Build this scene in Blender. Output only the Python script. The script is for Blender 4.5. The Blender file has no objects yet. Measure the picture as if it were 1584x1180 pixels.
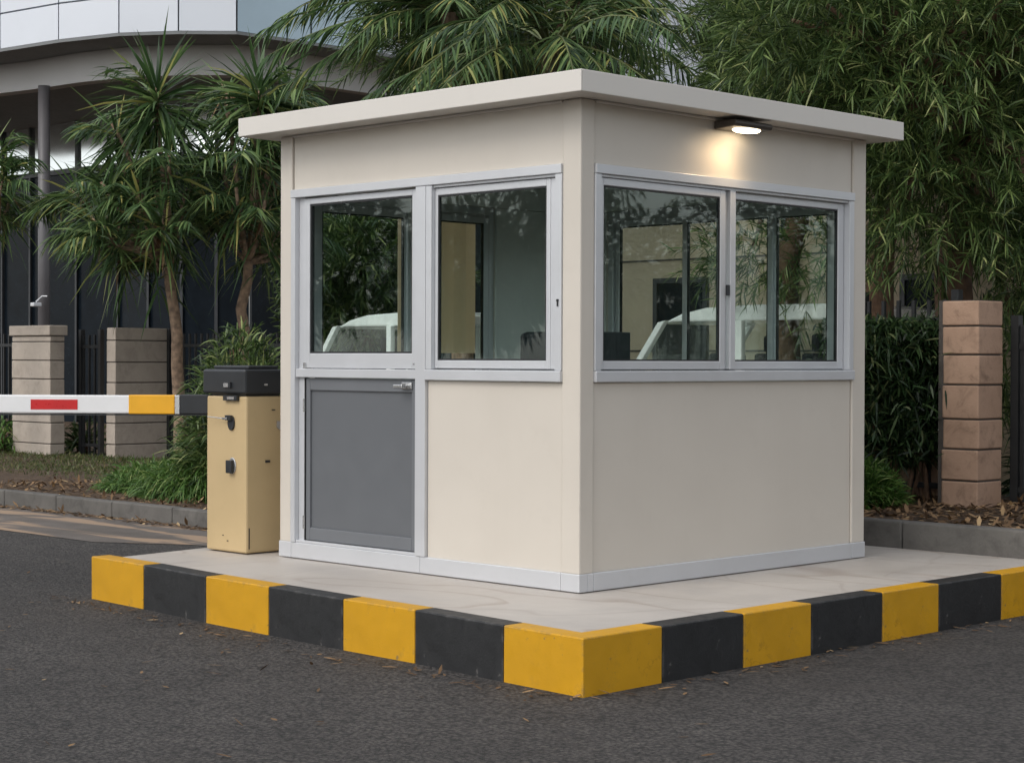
import bpy, math, random
import numpy as np
from mathutils import Vector, Matrix
R = math.radians
SC = bpy.context.scene
COL = SC.collection
S = 0.2567            # height of the traffic island above the road
rnd = random.Random(7)

# ------------------------------------------------------------------ camera
CAM = np.array([6.4702, -6.9932, 1.4562]); YAW, PIT, ROL, FPX = 0.7832, -0.0119, 0.0037, 2871.5
FW = np.array([-math.sin(YAW)*math.cos(PIT), math.cos(YAW)*math.cos(PIT), math.sin(PIT)])
_rt = np.array([math.cos(YAW), math.sin(YAW), 0.0]); _up = np.cross(_rt, FW)
RT = _rt*math.cos(ROL) + _up*math.sin(ROL); UP = -_rt*math.sin(ROL) + _up*math.cos(ROL)
def at(px, py, d):
    """a world point d metres deep, read off the photograph (1584 x 1180)"""
    return CAM + d*(FW + RT*(px-792)/FPX - UP*(py-590)/FPX)
def build_camera():
    cd = bpy.data.cameras.new('camera'); co = bpy.data.objects.new('camera', cd); COL.objects.link(co)
    cd.sensor_width = 36; cd.lens = FPX/1584*36; cd.clip_end = 2000; cd.clip_start = 0.05
    co.matrix_world = Matrix(((RT[0], UP[0], -FW[0], CAM[0]), (RT[1], UP[1], -FW[1], CAM[1]), (RT[2], UP[2], -FW[2], CAM[2]), (0, 0, 0, 1)))
    SC.camera = co
build_camera()

# ------------------------------------------------------------------ materials
def newmat(name):
    m = bpy.data.materials.new(name); m.use_nodes = True
    nt = m.node_tree; b = nt.nodes['Principled BSDF']
    return m, nt, b
def N(nt, t, **k):
    n = nt.nodes.new(t)
    for a, v in k.items():
        if a in n.inputs: n.inputs[a].default_value = v
        else: setattr(n, a, v)
    return n
def ramp(nt, stops, src):
    r = nt.nodes.new('ShaderNodeValToRGB')
    el = r.color_ramp.elements
    while len(el) < len(stops): el.new(0.5)
    for e, (p, c) in zip(el, stops):
        e.position = p; e.color = (*c, 1) if len(c) == 3 else c
    nt.links.new(src, r.inputs[0]); return r
def coords(nt, scale=(1, 1, 1), kind='Object'):
    tc = nt.nodes.new('ShaderNodeTexCoord'); mp = nt.nodes.new('ShaderNodeMapping')
    mp.inputs['Scale'].default_value = scale
    nt.links.new(tc.outputs[kind], mp.inputs[0]); return mp.outputs[0]
def noise(nt, v, scale, detail=4, rough=.55, dist=0):
    n = nt.nodes.new('ShaderNodeTexNoise'); n.inputs['Scale'].default_value = scale
    n.inputs['Detail'].default_value = detail; n.inputs['Roughness'].default_value = rough
    n.inputs['Distortion'].default_value = dist
    nt.links.new(v, n.inputs['Vector']); return n.outputs[0]
def mixc(nt, f, a, b, mode='MIX'):
    m = nt.nodes.new('ShaderNodeMix'); m.data_type = 'RGBA'; m.blend_type = mode
    for sock, val in ((m.inputs[0], f), (m.inputs[6], a), (m.inputs[7], b)):
        if hasattr(val, 'links'): nt.links.new(val, sock)
        elif isinstance(val, (int, float)): sock.default_value = val
        else: sock.default_value = (*val, 1)
    return m.outputs[2]
def bump(nt, b, h, strength=.3, dist=.01):
    n = nt.nodes.new('ShaderNodeBump'); n.inputs['Strength'].default_value = strength; n.inputs['Distance'].default_value = dist
    nt.links.new(h, n.inputs['Height']); nt.links.new(n.outputs[0], b.inputs['Normal'])
def painted(name, c, rough=.45, var=.06, metallic=0.0, scale=3.0, bmp=.03, dirt=0.0, dirtc=(.12, .09, .06), coat=0.0, chips=None, streak=0.0):
    m, nt, b = newmat(name); v = coords(nt)
    n1 = noise(nt, v, scale, 5)
    lo = tuple(x*(1-var) for x in c); hi = tuple(min(1, x*(1+var)) for x in c)
    col = ramp(nt, [(.3, lo), (.7, hi)], n1).outputs[0]
    if dirt:
        f = ramp(nt, [(.56, (0, 0, 0)), (.8, (dirt, dirt, dirt))], noise(nt, v, scale*2.3, 8, .7)).outputs[0]
        col = mixc(nt, f, col, dirtc)
    if chips:
        f = ramp(nt, [(.655, (0, 0, 0)), (.67, (.85,)*3)], noise(nt, v, 11, 8, .68, .4)).outputs[0]; col = mixc(nt, f, col, chips)
        f = ramp(nt, [(.488, (0, 0, 0)), (.5, (.5,)*3), (.512, (0, 0, 0))], noise(nt, v, 3.2, 6, .6, 1.2)).outputs[0]; f2 = ramp(nt, [(.52, (0, 0, 0)), (.62, (1, 1, 1))], noise(nt, v, 2.0, 2)).outputs[0]
        col = mixc(nt, mixc(nt, 1.0, f, f2, 'MULTIPLY'), col, tuple(x*.45 for x in c))
    if chips:
        bv = nt.nodes.new('ShaderNodeBevel'); bv.samples = 4; bv.inputs['Radius'].default_value = .022
        ge = nt.nodes.new('ShaderNodeNewGeometry'); dt = nt.nodes.new('ShaderNodeVectorMath'); dt.operation = 'DOT_PRODUCT'
        nt.links.new(bv.outputs[0], dt.inputs[0]); nt.links.new(ge.outputs['Normal'], dt.inputs[1])
        ed = ramp(nt, [(.90, (1, 1, 1)), (.995, (0, 0, 0))], dt.outputs['Value']).outputs[0]
        nz = ramp(nt, [(.50, (0, 0, 0)), (.60, (.9,)*3)], noise(nt, v, 9, 7, .7)).outputs[0]
        col = mixc(nt, mixc(nt, 1.0, ed, nz, 'MULTIPLY'), col, chips)
    if streak:
        f = ramp(nt, [(.52, (0, 0, 0)), (.80, (streak,)*3)], noise(nt, coords(nt, (5, 5, .3)), 1.0, 3, .5)).outputs[0]
        col = mixc(nt, f, col, dirtc)
    nt.links.new(col, b.inputs['Base Color'])
    rr = ramp(nt, [(.3, (rough*.85,)*3), (.7, (min(1, rough*1.15),)*3)], noise(nt, v, scale*4, 4)).outputs[0]
    nt.links.new(rr, b.inputs['Roughness'])
    b.inputs['Metallic'].default_value = metallic; b.inputs['Coat Weight'].default_value = coat
    if bmp: bump(nt, b, noise(nt, v, 90, 3), bmp, .004)
    return m

M = {}
M['cream'] = painted('cream_panel', (.578, .532, .468), .42, .03, scale=1.4, bmp=.02, dirt=.07, streak=.035)
M['alu'] = painted('silver_aluminium', (.58, .59, .61), .34, .03, .3, scale=2, bmp=.015, dirt=.06)
M['fascia'] = painted('roof_sheet', (.625, .592, .545), .4, .025, scale=1.2, bmp=.02, dirt=.06)
M['doorgrey'] = painted('grey_door_panel', (.115, .122, .132), .42, .04, scale=2, bmp=.02)
M['doorgrey2'] = painted('grey_door_frame', (.14, .148, .16), .42, .04, scale=2, bmp=.02)
M['rubber'] = painted('black_gasket', (.012, .013, .014), .6, .1)
M['inside'] = painted('interior_lining', (.74, .75, .72), .7, .05)
M['floorin'] = painted('interior_floor', (.10, .09, .08), .7, .1)
M['box'] = painted('barrier_beige_paint', (.51, .38, .205), .42, .05, scale=3, bmp=.03, dirt=.16, dirtc=(.30, .20, .09))
M['blackmetal'] = painted('black_powder_coat', (.018, .02, .023), .42, .2, scale=6, bmp=.05)
M['lampbody'] = painted('bronze_housing', (.075, .066, .058), .35, .1, .4)
M['armwhite'] = painted('white_barrier_paint', (.78, .78, .78), .35, .03, scale=4, bmp=.02, dirt=.06)
M['armred'] = painted('red_reflector', (.55, .012, .014), .3, .08, scale=12)
M['armyellow'] = painted('yellow_sleeve', (.80, .40, .015), .38, .05, scale=6)
M['steel'] = painted('bright_steel', (.6, .6, .6), .25, .05, .9)
M['kyellow'] = painted('yellow_kerb_paint', (.56, .285, .002), .55, .10, scale=4, bmp=.12, dirt=.45, dirtc=(.26, .16, .03), chips=(.22, .15, .06))
M['kblack'] = painted('black_kerb_paint', (.015, .0155, .0165), .55, .25, scale=5, bmp=.22, dirt=.35, dirtc=(.055, .05, .046), chips=(.10, .095, .09))
M['chair'] = painted('dark_fabric', (.008, .011, .016), .8, .2)
M['desk'] = painted('desk_board', (.22, .17, .12), .5, .1)
M['vanwhite'] = painted('white_car_paint', (.82, .82, .80), .2, .02, coat=.6)
M['tyre'] = painted('tyre_rubber', (.02, .02, .02), .8, .2)
M['bwhite'] = painted('white_cladding', (.60, .63, .68), .4, .04, scale=.6, bmp=0, dirt=.06)
M['bblue'] = painted('blue_glass_cladding', (.40, .52, .60), .15, .12, scale=.5, bmp=0)
M['bgrey'] = painted('grey_render', (.45, .445, .44), .7, .06, scale=.8)
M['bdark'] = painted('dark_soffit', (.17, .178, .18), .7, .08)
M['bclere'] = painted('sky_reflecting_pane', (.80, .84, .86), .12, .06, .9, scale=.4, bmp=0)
M['mullion'] = painted('dark_mullion', (.030, .033, .038), .45, .1)
M['bcolumn'] = painted('column_paint', (.10, .095, .10), .45, .1)
M['fence'] = painted('black_fence_paint', (.012, .013, .014), .5, .2)
M['bark'] = painted('bark', (.13, .075, .045), .85, .45, scale=14, bmp=.6)
M['barkgrey'] = painted('palm_bark', (.22, .15, .10), .85, .5, scale=16, bmp=.6)
M['beigewall'] = painted('beige_render', (.46, .375, .265), .75, .10, scale=.9, bmp=.06, dirt=.25, dirtc=(.24, .18, .12))
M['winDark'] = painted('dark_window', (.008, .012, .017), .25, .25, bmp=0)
M['winDark'].node_tree.nodes['Principled BSDF'].inputs['Specular IOR Level'].default_value = .06

def mat_stone(name, a, b_, mott=.5):
    m, nt, b = newmat(name); v = coords(nt)
    c = ramp(nt, [(.25, a), (.75, b_)], noise(nt, v, 2.2, 8, .65)).outputs[0]
    f = ramp(nt, [(.5, (0, 0, 0)), (.75, (mott,)*3)], noise(nt, v, 6, 8, .7, .6)).outputs[0]
    c = mixc(nt, f, c, tuple(x*.55 for x in a))
    nt.links.new(c, b.inputs['Base Color']); b.inputs['Roughness'].default_value = .85
    bump(nt, b, noise(nt, v, 45, 6, .7), .35, .01); return m
M['stone'] = mat_stone('grey_stone', (.35, .30, .25), (.50, .435, .37), .45)
M['stonepink'] = mat_stone('pink_stone', (.31, .195, .13), (.46, .305, .215), .95)
M['mortar'] = mat_stone('dark_joint', (.05, .043, .038), (.08, .07, .06), .3)
M['kerbstone'] = mat_stone('kerb_concrete', (.085, .08, .073), (.16, .15, .137), .7)

def mat_asphalt():
    m, nt, b = newmat('asphalt'); v = coords(nt)
    big = noise(nt, v, .35, 5, .6); mid = noise(nt, v, 3.0, 6, .65)
    vo = nt.nodes.new('ShaderNodeTexVoronoi'); vo.inputs['Scale'].default_value = 52; nt.links.new(v, vo.inputs['Vector'])
    fine = noise(nt, v, 120, 3, .7)
    c = ramp(nt, [(.3, (.064, .058, .055)), (.7, (.104, .096, .092))], big).outputs[0]
    c = mixc(nt, .7, c, ramp(nt, [(.3, (.74, .73, .72)), (.7, (1.18, 1.16, 1.13))], mid).outputs[0], 'MULTIPLY')
    c = mixc(nt, .95, c, ramp(nt, [(.0, (1.42, 1.38, 1.34)), (.42, (.98, .97, .96)), (.75, (.36, .36, .36))], vo.outputs['Distance']).outputs[0], 'MULTIPLY')
    v2 = nt.nodes.new('ShaderNodeTexVoronoi'); v2.inputs['Scale'].default_value = 24; nt.links.new(coords(nt, (1, 1.7, 1)), v2.inputs['Vector'])
    c = mixc(nt, .85, c, ramp(nt, [(.1, (1.25, 1.23, 1.2)), (.5, (.95, .95, .95)), (.85, (.55, .55, .55))], v2.outputs['Distance']).outputs[0], 'MULTIPLY')
    sp = ramp(nt, [(.66, (0, 0, 0)), (.72, (.55, .55, .55))], fine).outputs[0]
    c = mixc(nt, sp, c, (.20, .175, .15))
    st = ramp(nt, [(.60, (0, 0, 0)), (.72, (.5, .5, .5))], noise(nt, coords(nt, (1, 1.5, 1)), .9, 7, .6, .8)).outputs[0]
    c = mixc(nt, st, c, (.065, .056, .05))
    nt.links.new(c, b.inputs['Base Color']); b.inputs['Roughness'].default_value = .82
    ad = nt.nodes.new('ShaderNodeMath'); ad.operation = 'ADD'
    nt.links.new(vo.outputs['Distance'], ad.inputs[0]); nt.links.new(fine, ad.inputs[1])
    bump(nt, b, ad.outputs[0], 1.0, .018); return m
M['asphalt'] = mat_asphalt()

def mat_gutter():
    m, nt, b = newmat('streaked_pavement'); v = coords(nt)
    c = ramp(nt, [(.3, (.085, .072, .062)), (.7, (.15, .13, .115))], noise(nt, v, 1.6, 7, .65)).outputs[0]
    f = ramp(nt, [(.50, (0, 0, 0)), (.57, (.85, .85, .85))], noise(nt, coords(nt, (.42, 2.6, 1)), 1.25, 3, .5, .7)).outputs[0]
    c = mixc(nt, f, c, (.36, .25, .165))  # pale tan streaks over the brown base, stretched along the strip
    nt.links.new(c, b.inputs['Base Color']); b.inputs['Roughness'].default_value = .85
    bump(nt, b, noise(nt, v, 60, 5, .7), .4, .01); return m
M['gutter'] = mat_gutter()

def mat_slab():
    m, nt, b = newmat('island_concrete'); v = coords(nt)
    c = ramp(nt, [(.3, (.42, .38, .34)), (.7, (.50, .46, .415))], noise(nt, v, 1.1, 7, .62)).outputs[0]
    f = ramp(nt, [(.52, (0, 0, 0)), (.74, (.4,)*3)], noise(nt, v, 1.6, 5, .55, .6)).outputs[0]
    c = mixc(nt, f, c, (.33, .31, .295))
    # wandering hairline cracks and mop marks
    w = noise(nt, coords(nt, (.5, 1.5, 1)), 1.15, 1.3, .4, .15)
    line = ramp(nt, [(.475, (0, 0, 0)), (.497, (.5,)*3), (.503, (0, 0, 0))], w).outputs[0]
    c = mixc(nt, line, c, (.27, .205, .165))
    w2 = noise(nt, coords(nt, (1.3, .5, 1)), 1.0, 1.2, .4, .15)
    line2 = ramp(nt, [(.552, (0, 0, 0)), (.56, (.3,)*3), (.568, (0, 0, 0))], w2).outputs[0]
    c = mixc(nt, line2, c, (.24, .19, .16))
    nt.links.new(c, b.inputs['Base Color'])
    nt.links.new(ramp(nt, [(.35, (.4,)*3), (.7, (.7,)*3)], noise(nt, v, 2, 5)).outputs[0], b.inputs['Roughness'])
    bump(nt, b, noise(nt, v, 50, 6, .7), .12, .008); return m
M['slab'] = mat_slab()

def mat_soil():
    m, nt, b = newmat('soil'); v = coords(nt)
    c = ramp(nt, [(.3, (.05, .032, .02)), (.55, (.11, .07, .042)), (.8, (.20, .14, .085))], noise(nt, v, 9, 9, .72)).outputs[0]
    nt.links.new(c, b.inputs['Base Color']); b.inputs['Roughness'].default_value = .95
    bump(nt, b, noise(nt, v, 30, 8, .75), .9, .04); return m
M['soil'] = mat_soil()

def mat_leaf(name, dark, mid, light, tip=None, trans=.3, rough=.42):
    m, nt, b = newmat(name)
    g = nt.nodes.new('ShaderNodeNewGeometry')
    stops = [(0, dark), (.55, mid), (.9, light)] + ([(1.0, tip)] if tip else [])
    c = ramp(nt, stops, g.outputs['Random Per Island']).outputs[0]
    nt.links.new(c, b.inputs['Base Color']); b.inputs['Roughness'].default_value = rough
    b.inputs['Specular IOR Level'].default_value = .4
    t = nt.nodes.new('ShaderNodeBsdfTranslucent'); nt.links.new(c, t.inputs['Color'])
    mx = nt.nodes.new('ShaderNodeMixShader'); mx.inputs[0].default_value = trans
    out = nt.nodes['Material Output']
    nt.links.new(b.outputs[0], mx.inputs[1]); nt.links.new(t.outputs[0], mx.inputs[2]); nt.links.new(mx.outputs[0], out.inputs[0])
    return m
M['leafstrap'] = mat_leaf('strap_leaf', (.018, .042, .016), (.072, .138, .045), (.19, .275, .095), (.42, .38, .12))
M['leafwillow'] = mat_leaf('long_leaf', (.020, .042, .014), (.075, .128, .036), (.185, .255, .080), (.40, .43, .18))
M['leafgrass'] = mat_leaf('bush_leaf', (.035, .08, .016), (.085, .18, .034), (.17, .27, .07), (.34, .38, .14))
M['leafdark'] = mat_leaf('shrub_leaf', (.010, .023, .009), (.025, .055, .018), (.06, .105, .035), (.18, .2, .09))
M['grass'] = mat_leaf('grass_blade', (.045, .07, .018), (.085, .115, .032), (.14, .15, .05), (.24, .19, .09))
M['blind'] = mat_leaf('beige_blind', (.84, .72, .54), (.86, .74, .56), (.88, .76, .58), None, .45, .8)
M['litter'] = mat_leaf('dry_leaf', (.06, .033, .016), (.17, .10, .05), (.32, .20, .10), (.50, .36, .20), .1, .8)

def mat_glass(name, tint, base):
    m, nt, b = newmat(name); nt.nodes.remove(b)
    tr = nt.nodes.new('ShaderNodeBsdfTransparent'); tr.inputs[0].default_value = (*tint, 1)
    gl = nt.nodes.new('ShaderNodeBsdfGlossy'); gl.inputs['Roughness'].default_value = .015; gl.inputs[0].default_value = (.95, 1, .98, 1)
    fr = nt.nodes.new('ShaderNodeLayerWeight'); fr.inputs[0].default_value = .5
    pw = nt.nodes.new('ShaderNodeMath'); pw.operation = 'POWER'; pw.inputs[1].default_value = 4; nt.links.new(fr.outputs['Facing'], pw.inputs[0])
    ad = nt.nodes.new('ShaderNodeMath'); ad.operation = 'ADD'; ad.inputs[1].default_value = base; ad.use_clamp = True
    nt.links.new(pw.outputs[0], ad.inputs[0])
    mx = nt.nodes.new('ShaderNodeMixShader'); nt.links.new(ad.outputs[0], mx.inputs[0])
    nt.links.new(tr.outputs[0], mx.inputs[1]); nt.links.new(gl.outputs[0], mx.inputs[2])
    nt.links.new(mx.outputs[0], nt.nodes['Material Output'].inputs[0]); return m
M['glass'] = mat_glass('tinted_glass', (.875, .935, .92), .032)
M['glassclear'] = mat_glass('clear_glass', (.95, .97, .96), .015)
def mat_emit(name, c, s):
    m, nt, b = newmat(name); b.inputs['Base Color'].default_value = (*c, 1)
    b.inputs['Emission Color'].default_value = (*c, 1); b.inputs['Emission Strength'].default_value = s; return m
M['lampglow'] = mat_emit('lit_diffuser', (1, .82, .56), 7)

# ------------------------------------------------------------------ mesh helpers
BASE = {}       # world location of each object (only translation is used)
class MB:
    def __init__(s): s.v = []; s.f = []; s.mi = []
    def add(s, vs, fs, mi=0):
        o = len(s.v); s.v += [tuple(map(float, p)) for p in vs]; s.f += [tuple(i+o for i in f) for f in fs]; s.mi += [mi]*len(fs)
    def box(s, x0, x1, y0, y1, z0, z1, mi=0):
        s.add([(x0, y0, z0), (x1, y0, z0), (x1, y1, z0), (x0, y1, z0), (x0, y0, z1), (x1, y0, z1), (x1, y1, z1), (x0, y1, z1)],
              [(0, 3, 2, 1), (4, 5, 6, 7), (0, 1, 5, 4), (1, 2, 6, 5), (2, 3, 7, 6), (3, 0, 4, 7)], mi); return s
    def prism(s, poly, z0, z1, mi=0):
        n = len(poly)
        a = sum(poly[i][0]*poly[(i+1) % n][1]-poly[(i+1) % n][0]*poly[i][1] for i in range(n))
        if a < 0: poly = poly[::-1]
        s.add([(x, y, z0) for x, y in poly] + [(x, y, z1) for x, y in poly],
              [tuple(range(n))[::-1], tuple(range(n, 2*n))] + [(i, (i+1) % n, n+(i+1) % n, n+i) for i in range(n)], mi); return s
    def extr(s, poly, axis, a, b, mi=0):
        """polygon in the plane across axis ('x' or 'y'), extruded from a to b"""
        n = len(poly)
        P = (lambda p, t: (t, p[0], p[1])) if axis == 'x' else (lambda p, t: (p[0], t, p[1]))
        s.add([P(p, a) for p in poly] + [P(p, b) for p in poly],
              [tuple(range(n))[::-1], tuple(range(n, 2*n))] + [(i, (i+1) % n, n+(i+1) % n, n+i) for i in range(n)], mi); return s
    def tube(s, pts, rads, n=8, cap=True, mi=0):
        pts = [Vector(p) for p in pts]; vs = []; fs = []
        for i, p in enumerate(pts):
            d = (pts[min(i+1, len(pts)-1)] - pts[max(i-1, 0)]).normalized()
            u = d.orthogonal().normalized() if abs(d.z) > .95 else d.cross(Vector((0, 0, 1))).normalized()
            w = d.cross(u)
            r = rads[i] if isinstance(rads, (list, tuple)) else rads
            for k in range(n):
                t = 2*math.pi*k/n; vs.append(tuple(p + u*(r*math.cos(t)) + w*(r*math.sin(t))))
        for i in range(len(pts)-1):
            for k in range(n):
                fs.append((i*n+k, i*n+(k+1) % n, (i+1)*n+(k+1) % n, (i+1)*n+k))
        if cap: fs += [tuple(range(n))[::-1], tuple(range((len(pts)-1)*n, len(pts)*n))]
        s.add(vs, fs, mi); return s
    def frame(s, axis, a0, a1, z0, z1, t, d0, d1, tb=None, tt=None, mi=0):
        """rectangular frame in a wall: axis 'x' runs along x (d = y), axis 'y' runs along y (d = x)"""
        tb = t if tb is None else tb; tt = t if tt is None else tt
        for (u0, u1, w0, w1) in ((a0, a0+t, z0, z1), (a1-t, a1, z0, z1), (a0+t, a1-t, z0, z0+tb), (a0+t, a1-t, z1-tt, z1)):
            s.wall(axis, u0, u1, d0, d1, w0, w1, mi)
        return s
    def wall(s, axis, u0, u1, d0, d1, z0, z1, mi=0):
        if axis == 'x': s.box(u0, u1, d0, d1, z0, z1, mi)
        else: s.box(d0, d1, u0, u1, z0, z1, mi)
        return s
def link(name, data, parent=None, label=None, cat=None, group=None, kind=None):
    o = bpy.data.objects.new(name, data); COL.objects.link(o)
    if parent is not None: o.parent = parent
    for k, v in (('label', label), ('category', cat), ('group', group), ('kind', kind)):
        if v: o[k] = v
    return o
def thing(name, label, cat, loc, group=None):
    o = link(name, None, None, label, cat, group); o.location = loc; o.empty_display_size = .2
    BASE[o.name] = np.array(loc, float); return o
def obj(name, mb, mats, parent=None, bevel=0.0, smooth=False, origin=None, **tags):
    if not isinstance(mats, (list, tuple)): mats = [mats]
    me = bpy.data.meshes.new(name)
    base = BASE[parent.name] if parent is not None else (np.array(origin, float) if origin is not None else np.zeros(3))
    V = np.array(mb.v) - base
    me.from_pydata([tuple(p) for p in V], [], mb.f)
    for m in mats: me.materials.append(m)
    me.polygons.foreach_set('material_index', mb.mi)
    if smooth: me.polygons.foreach_set('use_smooth', [True]*len(mb.f))
    me.update()
    o = link(name, me, parent, **tags)
    if parent is None: o.location = base
    BASE[o.name] = base
    if bevel:
        md = o.modifiers.new('bevel', 'BEVEL'); md.width = bevel; md.segments = 2; md.limit_method = 'ANGLE'; md.angle_limit = R(40)
    return o

rng = np.random.default_rng(11)
def unit(a): return a/np.maximum(np.linalg.norm(a, axis=-1, keepdims=True), 1e-9)
def leaf_mesh(name, base, dirs, L, W, droop, mat, parent=None, seg=3, origin=None, flat=None, **tags):
    """many leaf blades: each a tapered, drooping strip"""
    n = len(base); dirs = unit(dirs)
    o = BASE[parent.name] if parent is not None else (np.array(origin, float) if origin is not None else np.zeros(3))
    t = np.linspace(0, 1, seg+1)
    prof = np.interp(t, [0, .3, .7, 1], [.45, 1, .7, .04])
    side = unit(np.cross(dirs, unit(np.array([0, 0, 1.0]) + rng.normal(0, .45 if flat is None else flat, (n, 3)))))
    pos = (base - o)[:, None, :] + dirs[:, None, :]*(L[:, None]*t)[:, :, None]
    pos = pos + np.array([0, 0, -1.0])*((droop*L)[:, None]*t**2)[:, :, None]
    off = side[:, None, :]*(W[:, None]*.5*prof)[:, :, None]
    V = np.stack([pos-off, pos+off], axis=2).reshape(-1, 3)
    k = np.arange(n)[:, None]*(seg+1)*2 + np.arange(seg)[None, :]*2
    F = np.stack([k, k+1, k+3, k+2], axis=-1).reshape(-1, 4)
    me = bpy.data.meshes.new(name)
    me.vertices.add(len(V)); me.vertices.foreach_set('co', V.ravel())
    me.loops.add(F.size); me.loops.foreach_set('vertex_index', F.ravel().astype(np.int32))
    me.polygons.add(len(F)); me.polygons.foreach_set('loop_start', np.arange(0, F.size, 4, dtype=np.int32))
    me.polygons.foreach_set('use_smooth', np.ones(len(F), dtype=bool))
    me.materials.append(mat); me.update(calc_edges=True); me.validate()
    ob = link(name, me, parent, **tags)
    if parent is None: ob.location = o
    BASE[ob.name] = o
    return ob
class Leaves:
    def __init__(s): s.b = []; s.d = []; s.L = []; s.W = []; s.dr = []
    def add(s, b, d, L, W, dr):
        s.b.append(b); s.d.append(d); s.L.append(L); s.W.append(W); s.dr.append(dr)
    def rosette(s, c, axis, n, L, W, spread=115, droop=.35, stem=.12):
        axis = unit(np.array(axis, float)); u = unit(np.cross(axis, [.3, .2, .9])); w = np.cross(axis, u)
        th = np.radians(spread)*np.sqrt(rng.uniform(.01, 1, n)); ph = rng.uniform(0, 2*math.pi, n)
        d = axis*np.cos(th)[:, None] + (u*np.cos(ph)[:, None] + w*np.sin(ph)[:, None])*np.sin(th)[:, None]
        b = np.array(c) - axis*(stem*(th/np.radians(spread)))[:, None]*2 + rng.normal(0, .015, (n, 3))
        s.add(b, d, L*rng.uniform(.7, 1.12, n), W*rng.uniform(.75, 1.2, n), droop*(.25+th/np.radians(90))*rng.uniform(.5, 1.4, n))
    def spray(s, c, d, n, L, W, twig=.35, droop=.35, fan=.75):
        d = unit(np.array(d, float)); t = rng.uniform(0, 1, n)
        b = np.array(c) + d*(twig*t)[:, None] + np.array([0, 0, -.12*twig])*(t**2)[:, None]
        s.add(b, d*.75 + rng.normal(0, fan*.6, (n, 3)) + np.array([0, 0, .12]), L*rng.uniform(.55, 1.15, n), W*rng.uniform(.7, 1.25, n), droop*rng.uniform(.3, 1.6, n))
    def frond(s, c, d, length, n, L, W, droop=.5):
        d = unit(np.array(d, float)); sd = unit(np.cross(d, [0, 0, 1.0])); t = np.linspace(.12, 1, n)
        mid = np.array(c) + d*(length*t)[:, None] + np.array([0, 0, -droop*length])*(t**2)[:, None]
        tang = unit(d + np.array([0, 0, -2*droop])*t[:, None])
        for sg in (-1, 1):
            dd = tang*.75 + sd*sg*rng.uniform(.5, .9, (n, 1)) + np.array([0, 0, -.25]) + rng.normal(0, .12, (n, 3))
            s.add(mid, dd, L*(1-.55*np.abs(t-.4))*rng.uniform(.8, 1.1, n), W*rng.uniform(.8, 1.2, n), .35*rng.uniform(.5, 1.5, n))
    def mesh(s, name, mat, parent=None, **k):
        return leaf_mesh(name, np.concatenate(s.b), np.concatenate(s.d), np.concatenate(s.L), np.concatenate(s.W), np.concatenate(s.dr), mat, parent, **k)

# ------------------------------------------------------------------ world and lights
def build_light():
    w = bpy.data.worlds.new('World'); SC.world = w; w.use_nodes = True; nt = w.node_tree
    bg = nt.nodes['Background']; sky = nt.nodes.new('ShaderNodeTexSky'); sky.sky_type = 'NISHITA'; sky.sun_disc = False
    # direction towards the sun (world): mostly -Y, a little -X
    v = Vector((-.05, -.70, .70)).normalized()
    el = math.asin(v.z); rot = math.atan2(v.x, v.y)
    sky.sun_elevation = el; sky.sun_rotation = rot; sky.air_density = 1.2; sky.dust_density = 1.8; sky.ozone_density = 1
    hs = nt.nodes.new('ShaderNodeHueSaturation'); hs.inputs['Saturation'].default_value = .24
    nt.links.new(sky.outputs[0], hs.inputs['Color']); nt.links.new(hs.outputs[0], bg.inputs[0]); bg.inputs[1].default_value = .15
    ld = bpy.data.lights.new('sun', 'SUN'); lo = bpy.data.objects.new('sun', ld); COL.objects.link(lo)
    ld.energy = .5; ld.angle = R(26); ld.color = (1, .93, .84)
    lo.rotation_euler = (-v).to_track_quat('-Z', 'Y').to_euler(); lo.location = (0, 0, 20)
build_light()
SC.view_settings.view_transform = 'Standard'; SC.view_settings.look = 'None'
SC.view_settings.exposure = .60; SC.view_settings.gamma = 1.0
SC.render.engine = 'CYCLES'; SC.cycles.use_denoising = True; SC.cycles.transparent_max_bounces = 16

# ------------------------------------------------------------------ the ground
g = MB(); g.add([(-150, -150, 0), (150, -150, 0), (150, 150, 0), (-150, 150, 0)], [(0, 1, 2, 3)])
obj('road', g, M['asphalt'], kind='structure')
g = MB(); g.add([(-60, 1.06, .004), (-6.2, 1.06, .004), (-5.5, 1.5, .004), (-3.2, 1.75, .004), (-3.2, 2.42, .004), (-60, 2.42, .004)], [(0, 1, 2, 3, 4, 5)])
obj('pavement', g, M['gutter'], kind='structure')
# traffic island: slab inside a rim of painted kerb blocks
KX = [-3.25, -2.64, -1.93, -1.325, -.67, -.118, .538, 1.058]
KY = [-.835, -.872, -.943, -.977, -1.016, -1.03, -1.085, -1.1165]
RY = [-1.1165, -.585, .0095, .5525, 1.177, 1.715, 2.366, 2.93, 3.16]
RIM = .135
inner = [(KX[i], KY[i]+RIM) for i in range(len(KX)-1)] + [(1.055-RIM, KY[-1]+RIM)]
slab = [(p[0]+(RIM if i == 0 else 0), p[1]) for i, p in enumerate(inner)]
slab = slab + [(1.053-RIM, 3.16), (1.053, 3.16), (1.053, 3.2), (-3.25, 3.2), (-3.25, 2.3), (-3.25+.03, 2.3), (-3.25+.03, 0)]
s0 = MB(); s0.prism(slab, 0.0, S-.003); obj('island_slab', s0, M['slab'], kind='structure')
KG = 'painted kerb blocks round the traffic island'
klab = ['yellow kerb block at the far left end of the island', 'black kerb block second from the left end, before the barrier cabinet',
        'yellow kerb block in front of the beige barrier cabinet', 'black kerb block below the left edge of the grey door',
        'yellow kerb block below the bright mullion beside the grey door', 'black kerb block left of the yellow corner block']
gap = .004
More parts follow.
